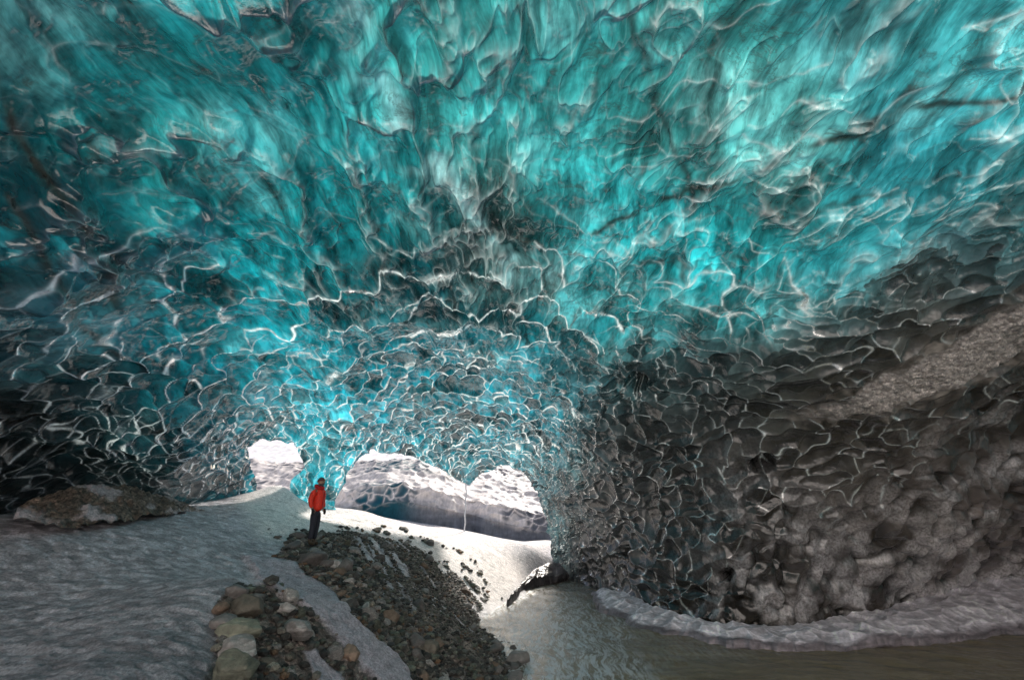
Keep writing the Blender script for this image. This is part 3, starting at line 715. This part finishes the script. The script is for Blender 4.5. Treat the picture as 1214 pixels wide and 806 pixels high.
def on_ground(px_, py_):
    r0 = ray(px_, py_); r0 = r0 / np.linalg.norm(r0); dd = np.arange(3, 30, .04)
    q = r0[None] * dd[:, None] + np.array([0, 0, CAMZ])
    gz = ground_detail(q[:, :2])[0]; k = np.argmax(q[:, 2] < gz); return np.array([q[k, 0], q[k, 1], gz[k]]), dd[k]
SPECIAL = [(350,744,26,(1.35,.55,.5),'grey',-.7,'long grey slab rock lying aslant on the gravel'),
 (415,778,12,(1,.9,1.0),'brown',.2,'orange-brown rock standing on the gravel at the end of the ice tongue'),
 (335,722,13,(1.1,.9,.7),'grey',.5,'grey block between the boulder heap and the ice tongue'),
 (366,662,17,(1.5,1,.62),'dark',.1,'broad dark rock just below the feet of the man in red'),
 (396,668,11,(1.2,1,.7),'grey',.9,'rounded grey rock right of the rock below the man'),
 (410,672,12,(1,1,.9),'dark',.3,'dark upright rock at the crest right of the man'),
 (352,634,9,(1.5,1,.6),'dark',.0,'small dark rock on the snow left of the man'),
 (462,648,6,(1.2,1,.8),'dark',.4,'lone dark rock poking from the top of the moraine beside the snow'),
 (615,784,12,(1.4,1,.7),'dark',.2,'dark wet rock in the shallow foam at the river edge'),
 (462,735,11,(1.1,1,.9),'brown',.1,'reddish-brown rock in the middle of the moraine'),
 (508,768,13,(1.1,1,.85),'tan',.6,'tan block low on the moraine near the river')]
STAND = None
for px_, py_, rp_, dm, mt, rz, lb in SPECIAL:
    q, dd = on_ground(px_, py_ + rp_ * .4)
    if 'foam' in lb: q = at_z(px_, py_, -1.5); dd = float(np.linalg.norm(q - np.array([0, 0, CAMZ])))
    s = rp_ * dd / 640.0
    q[2] = max(q[2], -1.62)
    o = one_rock('rock', (q[0], q[1], q[2] + s * dm[2] * .35), tuple(s * x for x in dm), (rng.uniform(-.2, .2), rng.uniform(-.2, .2), rz), mt, 4, 13, .022, .07)
    tag(o, lb, 'rock', 'single rocks that stand out on the moraine')
# plain rocks of the moraine: shared meshes, one object each
protos = []
for i in range(12):
    p, f = rock_verts(rng, 3, (1, rng.uniform(.6, .95), rng.uniform(.45, .8)), 13, .018, .05)
    m = ['grey', 'dark', 'grey', 'dark', 'green', 'grey', 'tan', 'dark', 'grey', 'dark', 'brown', 'grey'][i]
    protos.append(mesh_from('rock', p, f, RM[m]))
KIND = {'grey': 'grey angular rock among many on the gravel slope', 'dark': 'dark angular rock among many on the gravel slope',
        'green': 'greenish angular rock among many on the gravel slope', 'tan': 'tan angular rock among many on the gravel slope', 'brown': 'rusty brown angular rock among many on the gravel slope'}
cand = np.stack([rng.uniform(-9, 4, 60000), rng.uniform(4.5, 19, 60000)], 1)
zz, gg, ss, tt, kk, cx_, cy_, _ = ground_detail(cand)
ok = (gg > .6) & (cy_ < 815) & (cy_ > 630) & (zz > -1.7) & (cx_ > 240) & (cx_ < 640) & (np.abs(ss) < 2)
cand = cand[ok]; zz = zz[ok]; cx_ = cx_[ok]; cy_ = cy_[ok]; kk = kk[ok]
dcam = np.sqrt((cand ** 2).sum(1) + (zz - CAMZ) ** 2)
cnt = 0; placed = []
for i in range(len(cand)):
    if cnt >= 285: break
    if kk[i] > .5 and rng.uniform() < .75: continue
    # weight so that rocks spread evenly over the slope as seen
    if rng.uniform() > (dcam[i] / 14) ** 2: continue
    s = .07 + .17 * rng.uniform() ** 2.4
    if any((cand[i, 0] - a) ** 2 + (cand[i, 1] - b) ** 2 < (s + c0) ** 2 * .65 for a, b, c0 in placed): continue
    pr = protos[rng.integers(12)]
    o = protos[cnt] if cnt < 12 else pr.copy()
    if cnt >= 12: COL.objects.link(o)
    o.location = (cand[i, 0], cand[i, 1], zz[i] + s * .25); o.scale = (s * rng.uniform(.8, 1.3), s, s * rng.uniform(.8, 1.2))
    o.rotation_euler = (rng.uniform(-.5, .5), rng.uniform(-.5, .5), rng.uniform(0, 6.28))
    mt = o.data.materials[0].name
    kd = {'grey_rock': 'grey', 'dark_basalt': 'dark', 'greenish_rock': 'green', 'tan_rock': 'tan', 'brown_rock': 'brown'}[mt]
    tag(o, KIND[kd], 'rock', 'rocks strewn over the moraine slope, ' + kd)
    placed.append((cand[i, 0], cand[i, 1], s)); cnt += 1
# the uncountable small stones
def pebbles():
    v, f = ICO[1]; VS = []; FS = []; CS = []; n = 0
    c2 = np.stack([rng.uniform(-9, 4, 90000), rng.uniform(4.5, 20, 90000)], 1)
    z2, g2, s2, t2, k2, x2, y2, _ = ground_detail(c2)
    d2 = np.sqrt((c2 ** 2).sum(1) + 4)
    prob = np.where(g2 > .3, 1, .0); fringe = (y2 < 815) & (y2 > 625) & (x2 > 235) & (x2 < 660) & (z2 > -1.62)
    sel = np.where((prob > 0) & fringe & (rng.uniform(size=len(c2)) < (d2 / 17) ** 2))[0][:22000]
    pal = [s2l(q) for q in ((118, 114, 106), (84, 82, 78), (60, 58, 56), (140, 134, 122), (104, 108, 96), (128, 100, 78))]
    for i in sel:
        s = (.02 + .065 * rng.uniform() ** 2.5) * (.6 if k2[i] > .5 else 1)
        jit = 1 + .35 * (rng.uniform(size=(len(v), 1)) - .5)
        R_ = rng.uniform(0, 6.28); cR, sR = math.cos(R_), math.sin(R_)
        p = v * jit * np.array([s * rng.uniform(.8, 1.6), s, s * rng.uniform(.5, .9)])
        p = np.stack([p[:, 0] * cR - p[:, 1] * sR, p[:, 0] * sR + p[:, 1] * cR, p[:, 2]], 1) + np.array([c2[i, 0], c2[i, 1], z2[i] + s * .3 + .03])
        VS.append(p); FS.append(f + n); n += len(v); CS.append(np.repeat((pal[rng.choice(6, p=[.22,.25,.23,.08,.15,.07])] * rng.uniform(.45, 1.3))[None], len(v), 0))
    cc = np.vstack(CS)
    return mesh_from('gravel', np.vstack(VS), np.vstack(FS), GROUND, None, {'col': ('C', cc), 'grit': ('F', np.zeros(len(cc))), 'glaze': ('F', np.full(len(cc), .35))}, smooth=False)
tag(pebbles(), 'loose gravel and small stones covering the moraine slope', 'gravel', kind='stuff')

# ================================================================== THE PERSON
def skin_obj(name, verts, edges, radii, mat, parent, sub=2):
    me = bpy.data.meshes.new(name); me.from_pydata(verts, edges, []); me.update()
    o = bpy.data.objects.new(name, me); COL.objects.link(o); o.parent = parent
    o.modifiers.new('skin', 'SKIN'); me.skin_vertices[0] if len(me.skin_vertices) else None
    for i, r in enumerate(radii):
        me.skin_vertices[0].data[i].radius = r if hasattr(r, '__len__') else (r, r)
    me.skin_vertices[0].data[0].use_root = True
    o.modifiers['skin'].use_smooth_shade = True
    ss_ = o.modifiers.new('sub', 'SUBSURF'); ss_.levels = sub; ss_.render_levels = sub
    me.materials.append(mat)
    return o
def cloth(name, c, rough=.75): return simple(name, c, rough, 9, .15, .35, .01, vary=False)
def person():
    q, dd = on_ground(368, 650)
    root = bpy.data.objects.new('person', None); COL.objects.link(root)
    root.location = (q[0], q[1], q[2] + .08); root.rotation_euler = (0, 0, math.radians(-14))   # local +x = facing
    tag(root, 'person in red hooded jacket and dark trousers standing on the rocks looking up', 'person')
    skin = cloth('skin', (.42, .24, .17), .55); red = cloth('red_shell_fabric', (1.0, .045, .02), .6); dred = cloth('dark_red_fabric', (.55, .015, .018), .65)
    navy = cloth('dark_trouser_fabric', (.028, .03, .045), .8); blk = cloth('black_glove_fabric', (.015, .015, .018), .7); boot = cloth('brown_boot_leather', (.05, .035, .02), .6)
    hatm = cloth('grey_knit', (.10, .095, .10), .9)
    # local axes: x forward, y to the person's left, z up
    V_ = [(0,0,.98),(0,0,1.10),(.005,0,1.28),(0,0,1.43),(.005,0,1.50),(.02,0,1.56),
          (0,.19,1.42),(-.02,.25,1.17),(.05,.24,.93),(.07,.235,.86),
          (0,-.19,1.42),(-.02,-.25,1.17),(.05,-.24,.93),(.07,-.235,.86),
          (0,.09,.92),(.02,.10,.50),(-.02,.10,.10),(.10,.11,.05),
          (0,-.09,.92),(.03,-.10,.50),(.01,-.10,.10),(.14,-.11,.05)]
    E_ = [(0,1),(1,2),(2,3),(3,4),(4,5),(3,6),(6,7),(7,8),(8,9),(3,10),(10,11),(11,12),(12,13),(0,14),(14,15),(15,16),(16,17),(0,18),(18,19),(19,20),(20,21)]
    R_ = [(.07,.06),.07,.08,.07,.055,.05,.035,.03,.026,.026,.035,.03,.026,.026,.05,.042,.034,.03,.05,.042,.034,.03]
    body = skin_obj('body', V_, E_, R_, skin, root, 1)
    # head: lofted, with face
    import bmesh
    v, f = ICO[4]; h = v.copy()
    h = h * np.array([.098, .078, .118])
    h[:, 1] *= np.where(h[:, 2] < -.03, 1 - .28 * np.clip(-(h[:, 2] + .03) / .09, 0, 1), 1)
    fx = h[:, 0] > 0
    nose = np.exp(-((h[:, 1] / .014) ** 2 + ((h[:, 2] + .012) / .026) ** 2)) * fx; h[:, 0] += .026 * nose
    for sy in (-1, 1):
        eye = np.exp(-(((h[:, 1] - sy * .032) / .014) ** 2 + ((h[:, 2] - .012) / .011) ** 2)) * fx; h[:, 0] -= .013 * eye
    mouth = np.exp(-((h[:, 1] / .026) ** 2 + ((h[:, 2] + .058) / .006) ** 2)) * fx; h[:, 0] -= .007 * mouth
    lips = np.exp(-((h[:, 1] / .024) ** 2 + ((h[:, 2] + .068) / .007) ** 2)) * fx; h[:, 0] += .004 * lips
    chin = np.exp(-((h[:, 1] / .03) ** 2 + ((h[:, 2] + .098) / .02) ** 2)) * fx; h[:, 0] += .012 * chin
    tilt = Matrix.Rotation(math.radians(-14), 3, 'Y')
    def put(pts): return np.array([tuple(tilt @ Vector(p)) for p in pts]) + np.array([.03, 0, 1.655])
    head = mesh_from('head', put(h), f, skin, body)
    for sy in (-1, 1):
        ve, fe = ICO[3]; mesh_from('eye', put(ve * .011 + np.array([.083, sy * .032, .012])), fe, blk, head)
        mesh_from('ear', put(ve * np.array([.018, .009, .03]) + np.array([-.008, sy * .079, .0])), fe, skin, head)
    beard = h[(h[:, 2] < -.045)]
    bv = h * 1.045; keepf = np.all(h[f][:, :, 2] < -.04, axis=1) & (h[f][:, :, 0].mean(1) > -.03)
    mesh_from('beard', put(bv), f[keepf], hatm, head)
    # beanie with headlamp
    hv = v * np.array([.108, .088, .10]) + np.array([-.006, 0, .045]); hk = np.all(hv[f][:, :, 2] > .035 + .15 * (hv[f][:, :, 0] * 0), axis=1)
    hat = mesh_from('beanie', put(hv), f[hk], hatm, root)
    th = np.linspace(0, 2 * math.pi, 40); rim = []; rq = []
    for i, a_ in enumerate(th[:-1]):
        for k, (dr, dz) in enumerate(((.004, -.016), (.013, -.01), (.013, .012), (.002, .018))):
            rim.append(((.106 + dr) * math.cos(a_) - .006, (.086 + dr) * math.sin(a_), .045 + dz))
    for i in range(39):
        j = (i + 1) % 39
        for k in range(3): rq.append((i * 4 + k, j * 4 + k, j * 4 + k + 1, i * 4 + k + 1))
    mesh_from('brim', put(rim), rq, cloth('dark_red_band', (.16, .03, .03)), hat)
    lv = ICO[3][0] * np.array([.018, .024, .016]) + np.array([.118, 0, .05])
    mesh_from('headlamp', put(lv), ICO[3][1], cloth('grey_plastic', (.45, .46, .48), .3), hat)
    # jacket
    J = [(0,0,.85),(0,0,1.05),(.005,0,1.22),(0,0,1.38),(0,0,1.47),(.0,.15,1.425),(-.01,.225,1.37),(-.04,.275,1.16),(.04,.265,.96),(-.01,0,1.53)]
    J += [(x, -y, z) for x, y, z in J[5:9]]
    JE = [(0,1),(1,2),(2,3),(3,4),(3,5),(5,6),(6,7),(7,8),(4,9),(3,10),(10,11),(11,12),(12,13)]
    JR = [(.19,.155),(.185,.15),(.19,.15),(.175,.13),(.10,.10),.095,.082,.068,.055,(.085,.085),.095,.082,.068,.055]
    jk = skin_obj('jacket', J, JE, JR, red, root, 2)
    # hood roll, shoulder yoke, zip, badge
    hd = []; hq = []; N1, N2 = 28, 10
    for i in range(N1):
        a_ = 2 * math.pi * i / N1
        for k in range(N2):
            b_ = 2 * math.pi * k / N2; rr_ = .105 + .038 * math.cos(b_)
            hd.append((rr_ * math.cos(a_) * 1.05 - .012, rr_ * math.sin(a_), 1.525 + .05 * math.sin(b_) - .035 * math.cos(a_)))
    for i in range(N1):
        for k in range(N2): hq.append((i * N2 + k, ((i + 1) % N1) * N2 + k, ((i + 1) % N1) * N2 + (k + 1) % N2, i * N2 + (k + 1) % N2))
    mesh_from('hood', hd, hq, dred, jk)
    def box(name, c, s, m, par, rot=0):
        b = bmesh.new(); bmesh.ops.create_cube(b, size=1)
        for w in b.verts: w.co = Vector((w.co.x * s[0], w.co.y * s[1], w.co.z * s[2]))
        bmesh.ops.bevel(b, geom=b.edges[:], offset=min(s) * .25, segments=2, affect='EDGES')
        me = bpy.data.meshes.new(name); b.to_mesh(me); b.free(); me.materials.append(m)
        o = bpy.data.objects.new(name, me); COL.objects.link(o); o.parent = par; o.location = c; o.rotation_euler = (0, rot, 0); return o
    box('zip', (.176, 0, 1.18), (.012, .014, .44), dred, jk)
    box('chest_badge', (.163, .075, 1.37), (.012, .035, .028), cloth('white_stitching', (.7, .7, .7)), jk)
    # trousers
    T = [(0,0,.93),(0,0,.86),(0,.085,.82),(.02,.095,.50),(-.015,.10,.14),(0,-.085,.82),(.03,-.095,.50),(.015,-.10,.14)]
    skin_obj('trousers', T, [(0,1),(1,2),(2,3),(3,4),(1,5),(5,6),(6,7)], [(.15,.13),(.145,.125),.105,.078,.068,.105,.078,.068], navy, root, 2)
    # boots
    for bx_, by_ in ((-.015, .10), (.015, -.10)):
        B_ = skin_obj('boot', [(bx_, by_, .17), (bx_ - .005, by_, .07), (bx_ + .09, by_, .055), (bx_ + .17, by_ + .01 * (1 if by_ > 0 else -1), .045)], [(0,1),(1,2),(2,3)], [.062, .06, .052, .04], boot, root, 2)
        box('sole', (bx_ + .07, by_, .008), (.30, .095, .022), blk, B_)
    # gloved hands with fingers
    for sy in (1, -1):
        hx, hy, hz = .075, sy * .262, .895
        HV = [(hx - .02, hy, hz + .06), (hx, hy, hz + .02), (hx + .012, hy, hz - .03)]; HE = [(0,1),(1,2)]; HR = [.034, (.030,.036), (.026,.036)]
        for k, (o_, ln) in enumerate(((.03, .055), (.011, .065), (-.009, .06), (-.028, .048))):
            b0 = len(HV); HV += [(hx + .012 + o_, hy, hz - .045), (hx + .018 + o_, hy - sy * .006, hz - .045 - ln * .5), (hx + .02 + o_, hy - sy * .022, hz - .045 - ln)]
            HE += [(2, b0), (b0, b0 + 1), (b0 + 1, b0 + 2)]; HR += [.0115, .011, .009]
        b0 = len(HV); HV += [(hx + .045, hy - sy * .012, hz - .01), (hx + .062, hy - sy * .02, hz - .045)]; HE += [(1, b0), (b0, b0 + 1)]; HR += [.013, .011]
        skin_obj('glove', HV, HE, HR, blk, root, 1)
    return root
man = person()

# thin fall of meltwater in the mouth
def trickle():
    p0 = at_dist(553, 570, 24.2); vs = []; fs = []; n = 60; rngt = np.random.default_rng(3)
    for i in range(n):
        t = i / (n - 1); rd = .028 + .02 * rngt.uniform() + .05 * (t > .9)
        for k in range(8):
            a_ = k * math.pi / 4
            vs.append((p0[0] + math.cos(a_) * rd + .02 * math.sin(i * .7), p0[1] + math.sin(a_) * rd, 4.6 - t * 4.6))
    for i in range(n - 1):
        for k in range(8): fs.append((i * 8 + k, i * 8 + (k + 1) % 8, (i + 1) * 8 + (k + 1) % 8, (i + 1) * 8 + k))
    k = NT('white_icicle'); pos = k.n('NewGeometry').outputs['Position']
    p = k.n('BsdfPrincipled', {'Base Color': k.mix(k.noise(pos, 6, 4), (.5, .52, .56), (.9, .9, .92)), 'Roughness': .25})
    return mesh_from('ice_column', vs, fs, k.surf(p.outputs[0]))
tag(trickle(), 'thin white thread of frozen meltwater hanging down in the cave mouth', 'icicle')

# ================================================================== LIGHT, SKY, CAMERA
SUN_EL, SUN_AZ = math.radians(36), math.radians(14)     # azimuth clockwise from +y
w = bpy.data.worlds.new('World'); sc.world = w; w.use_nodes = True
nt = w.node_tree; nt.nodes.clear()
sky = nt.nodes.new('ShaderNodeTexSky'); sky.sky_type = 'NISHITA'; sky.sun_disc = False; sky.sun_elevation = SUN_EL; sky.sun_rotation = SUN_AZ; sky.dust_density = 4; sky.ozone_density = .4
bg = nt.nodes.new('ShaderNodeBackground'); bg.inputs[1].default_value = .15
ow = nt.nodes.new('ShaderNodeOutputWorld'); nt.links.new(sky.outputs[0], bg.inputs[0]); nt.links.new(bg.outputs[0], ow.inputs[0])
sl = bpy.data.lights.new('sun', 'SUN'); sl.energy = 5; sl.angle = math.radians(5); sl.color = (1, .95, .88)
so = bpy.data.objects.new('sun', sl); COL.objects.link(so)
sd = Vector((math.sin(SUN_AZ) * math.cos(SUN_EL), math.cos(SUN_AZ) * math.cos(SUN_EL), math.sin(SUN_EL)))
so.rotation_euler = sd.to_track_quat('Z', 'Y').to_euler()
cd = bpy.data.cameras.new('camera'); cd.sensor_width = 36; cd.lens = FPX / 1214 * 36; cd.clip_start = .05; cd.clip_end = 2000
co = bpy.data.objects.new('camera', cd); COL.objects.link(co); co.location = (0, 0, CAMZ); co.rotation_euler = (math.pi / 2 + PITCH, 0, 0)
sc.camera = co
sc.view_settings.view_transform = 'Standard'; sc.view_settings.look = 'None'; sc.view_settings.exposure = 0
sc.cycles.use_denoising = True; sc.cycles.max_bounces = 10; sc.cycles.diffuse_bounces = 6; sc.cycles.glossy_bounces = 4; sc.cycles.transmission_bounces = 6
sc.cycles.sample_clamp_indirect = 6
